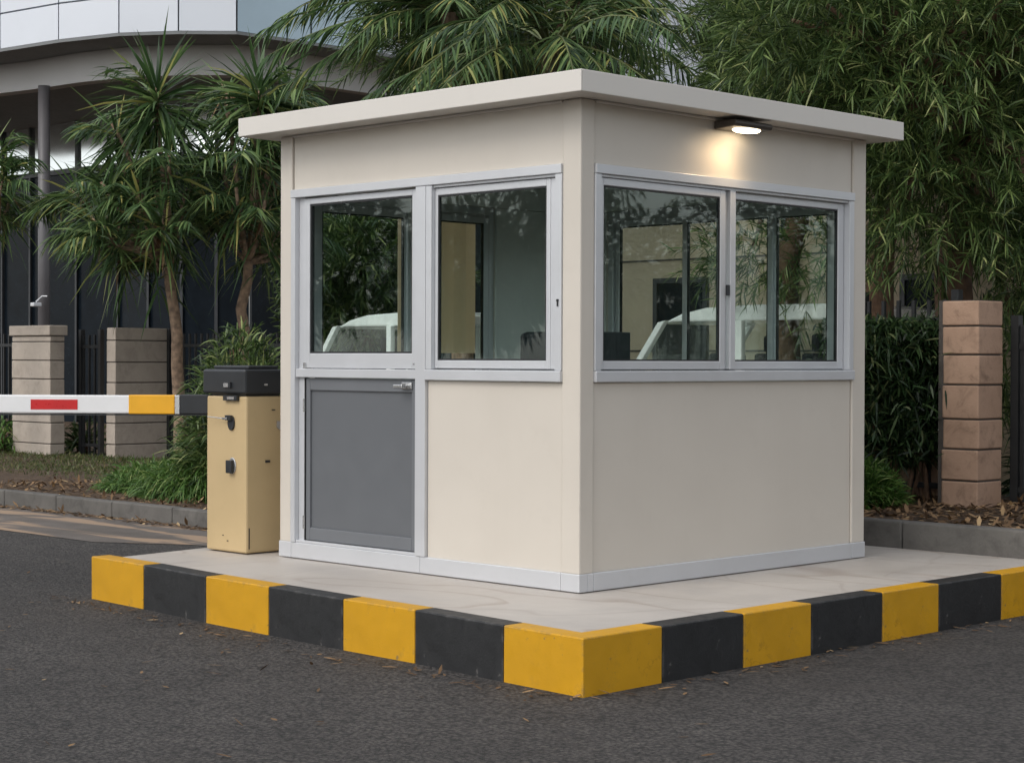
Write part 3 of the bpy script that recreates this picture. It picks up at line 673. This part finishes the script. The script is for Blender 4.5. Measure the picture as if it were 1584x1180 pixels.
# ------------------------------------------------------------------ white office building on the left
def office():
    Z1 = 6.73
    def P(px, d): p = at(px, 590, d); return np.array([p[0], p[1]])
    LW = [P(-420, 38.5), P(-250, 34.6), P(-120, 32.9), P(0, 31.8), P(90, 30.85), P(183, 30.2), P(275, 30.0), P(365, 30.0)]
    RW = [P(365, 30.0), P(480, 31.0), P(590, 32.1), P(700, 33.3), P(860, 35.4), P(1050, 38.5), P(1250, 42.)]
    cen = P(420, 44)
    r = thing('office_building', 'white panelled office building with dark glazed ground floor behind the palms', 'building', (cen[0], cen[1], 0))
    def inward(a, d):
        v = cen-a; return a + v/np.linalg.norm(v)*d
    def strip(path, z0, z1, thick, gap=.0):
        out = []
        for a, c in zip(path[:-1], path[1:]):
            e = (c-a)/np.linalg.norm(c-a); a2, c2 = a+e*gap, c-e*gap
            b = MB(); b.prism([tuple(a2), tuple(c2), tuple(inward(c2, thick)), tuple(inward(a2, thick))], z0, z1); out.append(b)
        return out
    for (z0, z1) in ((Z1, 7.31), (7.338, 9.6)):
        for b in strip(LW, z0, z1, .25, .013): obj('cladding_panel', b, M['bwhite'], r, label='white cladding panel')
    for i, b in enumerate(strip(RW, Z1, 9.6, .25, .018)):
        obj('cladding_panel', b, M['bblue' if i < 2 else 'bwhite'], r, label='blue grey glass cladding panel' if i < 2 else 'white cladding panel')
    path = LW + RW[1:]
    def offset(path, d): return [inward(p, d) for p in path]
    # dark core behind the panel joints, sloping soffit, beam, second soffit
    b = MB(); q = offset(path, .26); b.prism([tuple(p) for p in q] + [tuple(P(1250, 60)), tuple(P(-420, 60))], Z1+.02, 9.55); obj('upper_core', b, M['bgrey'], r)
    def ring(p0, p1, z0, z1, mat, name):
        b = MB()
        for i in range(len(p0)-1):
            b.add([(*p0[i], z0), (*p0[i+1], z0), (*p1[i+1], z1), (*p1[i], z1), (*p0[i], z0+.05), (*p0[i+1], z0+.05), (*p1[i+1], z1+.05), (*p1[i], z1+.05)], [(0, 3, 2, 1), (4, 5, 6, 7), (0, 1, 5, 4), (2, 3, 7, 6)])
        obj(name, b, mat, r)
    q1 = offset(path, 1.0); q2 = offset(path, 4.6)
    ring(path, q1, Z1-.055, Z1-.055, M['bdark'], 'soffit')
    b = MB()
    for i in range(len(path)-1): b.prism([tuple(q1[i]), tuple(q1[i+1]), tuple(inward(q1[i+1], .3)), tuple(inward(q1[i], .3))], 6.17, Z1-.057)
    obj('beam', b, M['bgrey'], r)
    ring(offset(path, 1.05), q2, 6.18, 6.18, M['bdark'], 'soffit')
    # recessed glazing bay by bay: pale clerestory above, dark glass below
    q = offset(path, 4.45)
    for i in range(len(q)-1):
        a, c = q[i], q[i+1]; L = np.linalg.norm(c-a); n = max(1, int(round(L/1.3)))
        for k in range(n):
            u, v = a+(c-a)*k/n, a+(c-a)*(k+1)/n; e = (v-u)/np.linalg.norm(v-u)
            b = MB(); b.prism([tuple(u-e*.03), tuple(u+e*.03), tuple(inward(u+e*.03, .12)), tuple(inward(u-e*.03, .12))], .1, 6.17)
            b.prism([tuple(u+e*.031), tuple(v-e*.031), tuple(inward(v-e*.031, .12)), tuple(inward(u+e*.031, .12))], 5.14, 5.24)
            w = obj('window', b, M['mullion'], r)
            ui, vi = inward(u, .06)+e*.03, inward(v, .06)-e*.03
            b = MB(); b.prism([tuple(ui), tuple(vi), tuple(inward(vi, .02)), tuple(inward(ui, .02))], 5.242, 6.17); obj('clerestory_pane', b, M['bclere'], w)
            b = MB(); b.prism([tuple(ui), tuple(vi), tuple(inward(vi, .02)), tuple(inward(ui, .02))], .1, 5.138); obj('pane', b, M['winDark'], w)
    # round column carrying the overhang
    for px, d in ((68, 32.3),):
        p = P(px, d); b = MB(); b.tube([(p[0], p[1], .1), (p[0], p[1], 6.17)], .105, 14); obj('column', b, M['bcolumn'], r, smooth=True)
    return r
office()
p = at(62, 470, 32.0)
cm = thing('security_camera', 'small white security camera fixed to the dark column of the office building', 'camera', tuple(p))
b = MB(); b.box(p[0]-.06, p[0]+.06, p[1]-.16, p[1]-.0, p[2]-.05, p[2]+.02); obj('housing', b, M['alu'], cm, .015)
b = MB(); b.tube([(p[0], p[1]-.08, p[2]+.03), (p[0]+.03, p[1]+.02, p[2]+.13), (p[0]+.10, p[1]+.08, p[2]+.13)], .014); obj('bracket', b, M['alu'], cm)

# ------------------------------------------------------------------ trees and plants
def wob(a, b_, n=6, amp=.05):
    a, b_ = np.array(a, float), np.array(b_, float)
    return [tuple(a+(b_-a)*t + (rng.normal(0, amp, 3)*(0 if t in (0, 1) else 1))) for t in np.linspace(0, 1, n+1)]
def strap_palm(label, base, trunk_top, heads, d, group, extra=7, seed=0, L=.72, lean=None):
    """several stems, each ending in a rosette of long strap leaves; heads are read off the photograph with their depth"""
    r = thing('palm_tree', label, 'palm tree', tuple(base), group)
    tb = MB(); top = np.array(trunk_top)
    tb.tube(wob(base - np.array([0, 0, .1]), top, 8, .035), list(np.linspace(.085, .06, 9)), 9)
    lv = Leaves(); dead = Leaves()
    H = [(at(px, py, d+dd), n, sc) for (px, py, dd, n, sc) in heads]
    c0 = np.mean([h[0] for h in H], axis=0)
    for k in range(extra):      # the far side of the crown
        o = rng.normal(0, .5, 3)*[1, 1, .8]; H.append((c0 + FW*rng.uniform(.5, 1.4) + o, 30, .9))
    for p, n, sc in H:
        out = p - np.array([top[0], top[1], p[2]-.5]); ax = unit(out*.8 + np.array([0, 0, .55]))
        if n >= 46: ax = unit(out*.08 + np.array([0, 0, 1.0]))
        j = top + (p-top)*.25 + np.array([0, 0, -.1])
        tb.tube([tuple(top - [0, 0, .05]), tuple(j), tuple(p - ax*.28), tuple(p)], [.034, .030, .026, .02], 7)
        lv.rosette(p, ax, int(n*(1.7 if n > 46 else .9)), L*sc*1.05, .034 if n < 46 else .046, 105 if n < 46 else 112, .24 if n < 46 else .34, .16)
        lv.rosette(p - ax*.25, ax, int(n*.6), L*sc*.95, .032, 130, .38, .12)
        for q in range(4 if n < 46 else 3):
            dv = unit(unit(out*[1, 1, .2])*.9 + rng.normal(0, .65, 3)*[1, 1, .5] + np.array([0, 0, .42]))
            lv.frond(p - ax*.22, dv, .70*sc*rng.uniform(.8, 1.2), 17, .38, .027, .32)
        if rng.random() < .35: dead.rosette(p - ax*.3, -ax, 5, .45, .03, 60, .3, .05)
    obj('trunk', tb, M['barkgrey'], r, smooth=True)
    lv.mesh('crown', M['leafstrap'], r)
    if dead.b: dead.mesh('dry_fronds', M['litter'], r)
    return r
PG = 'strap leaved palms on the left'
B1 = at(283, 700, 22.6); B1[2] = .18
strap_palm('strap leaved palm with the tallest spiky head, its thin trunk left of the barrier cabinet', B1, at(262, 392, 22.5),
    [(243, 132, 0, 84, 1.38), (222, 205, .3, 40, 1.0), (172, 190, -.3, 30, .95), (262, 235, -.5, 34, 1.0), (185, 255, .4, 32, 1.0), (156, 282, -.4, 32, 1.0), (215, 300, -.6, 34, 1.0), (140, 335, .2, 28, .9),
     (160, 350, -.6, 32, 1.0), (250, 335, -.7, 32, .95), (165, 375, .3, 22, .85), (285, 300, .3, 32, 1.), (240, 385, .1, 18, .8)], 22.5, PG, 8)
B2 = at(372, 690, 22.9); B2[2] = .2
strap_palm('strap leaved palm right of the tallest one, leaning against the booth roof corner', B2, at(384, 400, 22.9),
    [(402, 128, 0, 80, 1.3), (350, 175, .2, 34, .95), (440, 150, .5, 34, .95), (395, 215, -.4, 34, 1.0), (335, 235, .4, 32, 1.0), (425, 235, .4, 30, 1.0), (365, 290, -.5, 34, 1.), (325, 320, .3, 30, .95), (410, 310, -.4, 34, 1.0),
     (425, 360, .3, 22, .9), (462, 120, 1.0, 26, .9), (455, 210, .9, 30, .9)], 22.9, PG, 8)
B0 = at(-30, 690, 23.5); B0[2] = .2
strap_palm('strap leaved palm cut off by the left edge of the photo', B0, at(-28, 400, 23.5),
    [(-5, 225, 0, 34, .9), (8, 262, -.2, 30, .85), (-45, 225, .2, 40, 1.0), (-60, 290, 0, 34, 1.0), (-20, 300, .4, 28, .8)], 23.5, PG, 2)

def feather_palm(label, base, top, d, fronds, group=None):
    r = thing('feather_palm', label, 'palm tree', tuple(base), group)
    top = np.array(top); tb = MB(); tb.tube(wob(base - np.array([0, 0, .1]), top, 8, .04), list(np.linspace(.13, .09, 9)), 9)
    lv = Leaves(); rc = MB()
    for (ang, el, L, dr) in fronds:
        a = np.radians(ang); e = np.radians(el)
        dv = RT*math.cos(a)*math.cos(e) + np.array([FW[0], FW[1], 0])*math.sin(a)*math.cos(e) + np.array([0, 0, 1])*math.sin(e)
        lv.frond(top, dv, L, int(38*L/1.6), .42, .024, dr)
        pts = [tuple(top + dv*(L*t) + np.array([0, 0, -dr*L*t*t])) for t in np.linspace(0, 1, 7)]
        rc.tube(pts, list(np.linspace(.018, .005, 7)), 5)
    obj('trunk', tb, M['barkgrey'], r, smooth=True); obj('frond_stems', rc, M['leafstem'], r, smooth=True); lv.mesh('crown', M['leafstrap'], r)
M['leafstem'] = painted('frond_stem', (.10, .12, .04), .5, .2)
fr = [(i*137.5 + rng.uniform(-20, 20), rng.uniform(-8, 62), rng.uniform(1.1, 1.6), rng.uniform(.28, .55)) for i in range(30)] + [(178, 20, 2.1, .42), (192, 5, 1.9, .35), (165, 32, 2.2, .5), (185, -8, 1.7, .3), (172, 45, 2.0, .6)]
C1 = at(720, 650, 19.5); C1[2] = .2
feather_palm('feathery palm whose fronds hang over the left half of the booth roof', C1, at(695, 22, 19.5), 19.5, fr)
fr = [(i*137.5 + rng.uniform(-20, 20), rng.uniform(-5, 60), rng.uniform(1.6, 2.3), rng.uniform(.35, .65)) for i in range(34)]
C2 = at(830, 650, 18.0); C2[2] = .2
feather_palm('feathery palm rising behind the highest corner of the booth roof', C2, at(850, 75, 18.0), 18, fr)

def willow(label, base, cen, rad, n_spray, seed, group=None, lobes=30, L=.185, W=.0128, trunk_r=.15, low=None):
    g = np.random.default_rng(seed)
    r = thing('leafy_tree', label, 'tree', tuple(base), group)
    base = np.array(base, float); cen = np.array(cen, float); rad = np.array(rad, float)
    fork = cen - np.array([0, 0, rad[2]*.72]); fork[:2] = base[:2]*.55 + fork[:2]*.45
    tb = MB(); tb.tube(wob(base - [0, 0, .15], fork, 8, .04), list(np.linspace(trunk_r, trunk_r*.66, 9)), 10)
    lv = Leaves(); dr = unit(g.normal(0, 1, (lobes, 3))); rr = g.uniform(.15, 1, lobes)**.5
    C = cen + dr*rad*rr[:, None]*.86
    if low is not None: C = np.concatenate([C, low])
    for c in C:
        mid = fork + (c-fork)*.5 + np.array([0, 0, .15]) + g.normal(0, .1, 3)
        tb.tube([tuple(fork), tuple(mid), tuple(c)], [trunk_r*.42, trunk_r*.26, .014], 6)
    per = int(n_spray/len(C))
    for c in C:
        lr = g.uniform(.42, .72)
        for k in range(per):
            o = unit(g.normal(0, 1, 3)); p = c + o*lr*g.uniform(.15, 1)**.6*np.array([1, 1, .8])
            out = p-cen; out[2] = max(out[2], -.15*np.linalg.norm(out)); out = out/np.linalg.norm(out)
            d = unit(o*.55 + np.array([0, 0, .08]) + g.normal(0, .4, 3) + out*.6)
            lv.spray(p, d, 24, L, W, .38, .20, .65)
    obj('trunk', tb, M['bark'], r, smooth=True); lv.mesh('crown', M['leafwillow'], r)
    return r
WG = 'long leaved trees behind the booth'
bA = at(1502, 745, 14.6); bA[2] = .4
lowA = np.array([at(px, py, d) for px, py, d in ((1405, 310, 14.0), (1380, 265, 14.2), (1580, 420, 14.2), (1590, 340, 13.8), (1440, 275, 13.8), (1600, 490, 14.5), (1360, 235, 14.5), (1590, 260, 14), (1585, 570, 15.2)) ])
willow('dense long leaved tree with reddish trunk behind the pink pillar at the right', bA, at(1455, 55, 14.4), (1.75, 1.75, 1.1), 2700, 3, WG, 34, low=lowA, trunk_r=.19)
bB = at(1190, 700, 17.5); bB[2] = .35
lowB = np.array([at(px, py, d) for px, py, d in ((1165, 385, 17.3), (1285, 400, 16.6), (1240, 170, 17), (1290, 190, 17))])
willow('dense long leaved tree rising over the lamp side of the booth roof', bB, at(1310, 50, 17.5), (1.5, 1.6, 1.35), 2300, 5, WG, 34, low=lowB)
bC = at(1345, 700, 16.4); bC[2] = .4
willow('dark long leaved tree in the second row at the upper right', bC, at(1440, -10, 16.4), (2.0, 1.6, 1.25), 1700, 8, WG, 34, L=.24, W=.019)
bD = at(1720, 700, 17.0); bD[2] = .4
willow('dark long leaved tree cut by the right edge of the photo', bD, at(1720, 200, 17), (1.5, 1.6, 2.0), 1300, 9, WG, 30, L=.24, W=.019)
bE = at(860, 700, 21.0); bE[2] = .35
willow('long leaved tree in the second row behind the feathery palms', bE, at(790, 40, 21), (1.5, 1.7, 1.3), 1000, 12, WG, 28, L=.24, W=.019)

bF = at(575, 690, 27.0); bF[2] = .2
willow('dark leafy tree seen through the glazed door window above the small white van', bF, at(565, 415, 27.0), (1.25, 1.2, 1.0), 700, 15, WG, 20, L=.28, W=.03)

def shrub(name, label, cat, cen, rad, n, L, W, mat, droop=.8, up=.6, stems=True, seed=0, group=None, seg=4):
    g = np.random.default_rng(seed); cen = np.array(cen, float); rad = np.array(rad, float)
    r = thing(name, label, cat, tuple(cen), group)
    o = unit(g.normal(0, 1, (n, 3))); o[:, 2] = np.abs(o[:, 2])
    b = cen + o*rad*(g.uniform(.05, 1, n)**.45)[:, None]*.88
    d = o*np.array([.9, .9, .5]) + np.array([0, 0, up]) + g.normal(0, .38, (n, 3))
    leaf_mesh('foliage', b, d, L*g.uniform(.6, 1.2, n), W*g.uniform(.7, 1.3, n), droop*g.uniform(.3, 1.5, n), mat, r, seg)
    if stems:
        m = MB()
        for k in range(14):
            q = cen + unit(g.normal(0, 1, 3)*[1, 1, .2] + np.array([0, 0, .8]))*rad*.8
            m.tube([tuple(cen + g.normal(0, .06, 3)*[1, 1, 0] - [0, 0, .05]), tuple((cen+q)/2 + [0, 0, .08]), tuple(q)], [.018, .012, .005], 5)
        obj('stems', m, M['bark'], r)
    return r
# bright bush spilling over the kerb left of the barrier cabinet: overlapping clumps of one planting
shrub('grassy_bush', 'bright green grassy bush spilling to the kerb left of the barrier cabinet', 'bush', (-8.05, 3.45, .12), (.98, .62, .44), 7500, .24, .0145, M['leafgrass'], .9, .45, seed=2)
shrub('grassy_bush', 'low tuft of grassy bush at the left end of the bright bush', 'bush', (-9.0, 3.5, .12), (.6, .55, .32), 3000, .22, .014, M['leafgrass'], .9, .45, seed=4)
shrub('grassy_bush', 'grassy bush partly hidden behind the foot of the barrier cabinet', 'bush', (-7.1, 3.75, .14), (.75, .6, .46), 4200, .24, .0145, M['leafgrass'], .9, .45, seed=6)
# leafy shrub showing above the black hood
p = at(372, 600, 17.5); p[2] = .2
shrub('leafy_shrub', 'dark leafy shrub showing above the black hood of the barrier cabinet', 'shrub', p, (.76, .6, 1.78), 7000, .20, .019, M['leafwillow'], .5, .25, seed=8)
p = at(300, 600, 19.5); p[2] = .2
shrub('leafy_shrub', 'thin leafy shrub around the palm trunk beside the deep grey stone pillar', 'shrub', p, (.28, .28, .62), 200, .28, .022, M['leafwillow'], .6, .3, seed=9)
p = at(130, 690, 24.6); p[2] = .2
shrub('leafy_shrub', 'small low plant between the two grey stone pillars', 'shrub', p, (.3, .3, .45), 260, .30, .03, M['leafwillow'], .6, .3, seed=10)
p = at(0, 690, 24.6); p[2] = .2
shrub('leafy_shrub', 'small plant at the left photo edge beside the capped pillar', 'shrub', p, (.3, .3, .5), 260, .30, .03, M['leafgrass'], .6, .3, seed=13)
# right of the booth
shrub('round_bush', 'rounded fine leaved green bush at the kerb right of the booth', 'bush', (-1.22, 4.12, .40), (.50, .42, .42), 6500, .13, .014, M['leafgrass'], .5, .5, seed=15)
for k, (px, lab) in enumerate(((1352, 'dark hedge shrub against the right end of the booth'), (1392, 'dark hedge shrub in the middle of the gap between booth and pink pillar'), (1432, 'dark hedge shrub touching the pink stone pillar'))):
    p = at(px, 640, 13.55); p[2] = .42
    r = thing('hedge_shrub', lab, 'hedge shrub', tuple(p), 'dark hedge shrubs right of the booth')
    g = np.random.default_rng(20+k); n = 5200
    b = p + np.column_stack([g.normal(0, .17, n), g.normal(0, .17, n), .32+1.0*g.uniform(0, 1, n)**.8])
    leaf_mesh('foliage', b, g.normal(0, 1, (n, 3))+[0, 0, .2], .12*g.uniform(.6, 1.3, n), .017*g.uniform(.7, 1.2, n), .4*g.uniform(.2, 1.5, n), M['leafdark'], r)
    m = MB()
    for q in range(4): m.tube(wob(p + np.array([rnd.uniform(-.1, .1), rnd.uniform(-.1, .1), -.05]), p + np.array([rnd.uniform(-.2, .2), rnd.uniform(-.2, .2), 1.1]), 4, .03), [.02, .018, .015, .012, .008], 6)
    obj('stems', m, M['bark'], r)
p = at(1600, 720, 13.6); p[2] = .42
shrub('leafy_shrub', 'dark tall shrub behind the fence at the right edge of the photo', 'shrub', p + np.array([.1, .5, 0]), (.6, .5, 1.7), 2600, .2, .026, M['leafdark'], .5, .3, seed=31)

# grass strip at the far left and the leaf litter
def scatter(name, n, xr, yr, L, W, mat, seed, zf, flatness=.15, droop=.15, seg=2, clump=None):
    g = np.random.default_rng(seed)
    x = g.uniform(*xr, n); y = g.uniform(*yr, n)
    if clump:
        k = g.random(n) < clump; y[k] = yr[0] + np.abs(g.normal(0, (yr[1]-yr[0])*.18, k.sum()))
    z = np.array([zf(a, c) for a, c in zip(x, y)])
    d = g.normal(0, 1, (n, 3)); d[:, 2] *= flatness; d[:, 2] += flatness*.5
    return leaf_mesh(name, np.column_stack([x, y, z]), d, L*g.uniform(.5, 1.3, n), W*g.uniform(.6, 1.3, n), droop*g.uniform(0, 1, n), mat, None, seg, kind='stuff', origin=(sum(xr)/2, sum(yr)/2, 0), flat=.15)
g = np.random.default_rng(41); n = 26000
x = g.uniform(-20, -9.2, n); y = g.uniform(3.7, 6.2, n); k = g.random(n) < np.clip((y-3.5)/.8, .1, 1); x, y = x[k], y[k]; n = len(x)
leaf_mesh('grass', np.column_stack([x, y, [bed_z(a, c)-.01 for a, c in zip(x, y)]]), g.normal(0, .6, (n, 3))+[0, 0, 1], .085*g.uniform(.5, 1.3, n), .010*g.uniform(.7, 1.4, n), .6*g.uniform(.2, 1.4, n), M['grass'], None, 2, kind='stuff', origin=(-14, 5, .2))
scatter('leaf_litter', 5200, (-3.2, 3.4), (3.36, 4.9), .085, .034, M['litter'], 51, lambda a, c: bed_z(a, c)+.012, .25)
scatter('leaf_litter', 1500, (-11, -5.9), (2.56, 3.6), .08, .03, M['litter'], 52, lambda a, c: bed_z(a, c)+.012, .25)
scatter('leaf_litter', 900, (-11.5, -3.3), (2.24, 2.418), .09, .03, M['litter'], 53, lambda a, c: .012, .12)
def road_litter():
    g = np.random.default_rng(61); P = []
    for i in range(400):      # loose leaves gathered along the painted kerb and blown over the road
        if i < 130: x = g.uniform(-3.4, 1.1); y = -1.1 - .06*(x > -1) + .07*(-1.0-x if x < -1 else 0) - abs(g.normal(0, .10))
        elif i < 230: x = 1.07 + abs(g.normal(0, .12)); y = g.uniform(-1.1, 3.2)
        else: x = g.uniform(-6, 4.5); y = g.uniform(-4.5, 1) if x < -3.5 else g.uniform(-4.5, -1.2)
        P.append((x, y, .008))
    P = np.array(P); n = len(P); d = g.normal(0, 1, (n, 3)); d[:, 2] = .05
    leaf_mesh('leaf_litter', P, d,   .055*g.uniform(.4, 1.6, n), .014*g.uniform(.6, 1.6, n), .05*g.uniform(0, 1, n), M['litter'], None, 2, kind='stuff', origin=(0, -1, 0), flat=.12)
road_litter()

# ------------------------------------------------------------------ driveway and two white vans behind the booth, seen through its glass
g = MB(); g.prism([(-12.5, 6.5), (-3.0, 6.5), (-3.0, 9.45), (-12.5, 9.45)], .1, .205); obj('driveway', g, M['asphalt'], kind='structure')
def van(label, loc, rz, group):
    r = thing('small_van', label, 'van', (0, 0, 0), group)
    hw = .74
    b = MB(); b.extr([(-1.70, .25), (-1.72, .60), (-1.62, .86), (-1.12, 1.02), (1.70, 1.04), (1.72, .60), (1.70, .25)], 'y', -hw, hw); obj('body', b, M['vanwhite'], r, .04)
    b = MB(); b.extr([(-.66, 1.60), (-.40, 1.70), (-.1, 1.755), (.4, 1.775), (1.4, 1.77), (1.62, 1.73), (1.60, 1.625), (-.5, 1.625)], 'y', -hw+.05, hw-.05); obj('roof', b, M['vanwhite'], r, .03)
    for sg in (-1, 1):
        ya, yb = sorted((sg*(hw-.002), sg*(hw-.07)))
        for q in ([(-1.14, 1.0), (-1.05, 1.0), (-.56, 1.64), (-.66, 1.62)], [(.30, 1.03), (.38, 1.03), (.38, 1.63), (.30, 1.63)], [(1.50, 1.03), (1.66, 1.03), (1.60, 1.66), (1.44, 1.66)]):
            b = MB(); b.extr(q, 'y', ya, yb); obj('pillar_post', b, M['vanwhite'], r, .01)
        yg = sg*(hw-.035); y1, y2 = sorted((yg, yg+.006))
        for q in ([(-1.045, 1.035), (.298, 1.035), (.298, 1.622), (-.555, 1.622)], [(.382, 1.035), (1.497, 1.035), (1.443, 1.622), (.382, 1.622)]):
            b = MB(); b.extr(q, 'y', y1, y2); obj('window', b, M['glassclear'], r)
        y3, y4 = sorted((sg*(hw+.002), sg*(hw+.13))); b = MB(); b.box(-.90, -.80, y3, y4, 1.03, 1.17); obj('mirror', b, M['blackmetal'], r, .02)
        for x in (-1.05, 1.1):
            y5, y6 = sorted((sg*(hw-.16), sg*(hw+.012)))
            b = MB(); b.tube([(x, y5, .28), (x, y6, .28)], .28, 20); t = obj('wheel', b, M['tyre'], r)
            y7, y8 = sorted((sg*(hw+.0), sg*(hw+.022))); b = MB(); b.tube([(x, y7, .28), (x, y8, .28)], .17, 16); obj('rim', b, M['steel'], t)
        b = MB(); b.box(-1.74, -1.60, sg*.52-.12, sg*.52+.12, .62, .80); obj('headlight', b, M['steel'], r, .03)
        for x in (-.15, .95):
            b = MB(); b.box(x, x+.14, sg*.36-.22, sg*.36+.22, .9, 1.32); b.box(x+.03, x+.10, sg*.36-.11, sg*.36+.11, 1.33, 1.50); obj('seat', b, M['chair'], r, .03)
    b = MB(); b.add([(-1.10, -.70, 1.03), (-1.10, .70, 1.03), (-.62, .66, 1.60), (-.62, -.66, 1.60)], [(0, 1, 2, 3)]); obj('windscreen', b, M['glassclear'], r)
    b = MB(); b.add([(1.66, -.62, 1.06), (1.66, .62, 1.06), (1.615, .60, 1.62), (1.615, -.60, 1.62)], [(0, 1, 2, 3)]); obj('rear_window', b, M['glassclear'], r)
    r.location = loc; r.rotation_euler = (0, 0, rz)
    return r
VG = 'small white vans parked behind the booth'
van('small white van seen through the two right hand windows of the booth', (-4.75, 7.7, .205), 0, VG)
van('small white van seen through the glazed upper half of the booth door', (-9.75, 7.7, .205), 0, VG)
def tree_line():
    g = np.random.default_rng(77); B = []; Dd = []
    for (x0, y0, x1, y1, m) in ((24, -6, 20, 44, 30), (-44, -22, -2, -26, 26)):
        for i in range(m):
            t = (i+.5)/m; c = np.array([x0+(x1-x0)*t + g.normal(0, .8), y0+(y1-y0)*t + g.normal(0, .8), g.uniform(1.2, 7.0)])
            k = 1500; o = unit(g.normal(0, 1, (k, 3))); B.append(c + o*np.array([2.0, 2.0, 1.7])*(g.uniform(.2, 1, k)**.5)[:, None]); Dd.append(o + g.normal(0, .5, (k, 3)))
    B = np.concatenate(B); n = len(B); B[:, 2] = np.maximum(B[:, 2], .05)
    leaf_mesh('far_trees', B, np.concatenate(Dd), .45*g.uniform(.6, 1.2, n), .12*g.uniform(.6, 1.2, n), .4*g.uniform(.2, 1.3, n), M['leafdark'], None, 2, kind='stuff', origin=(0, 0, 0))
tree_line()
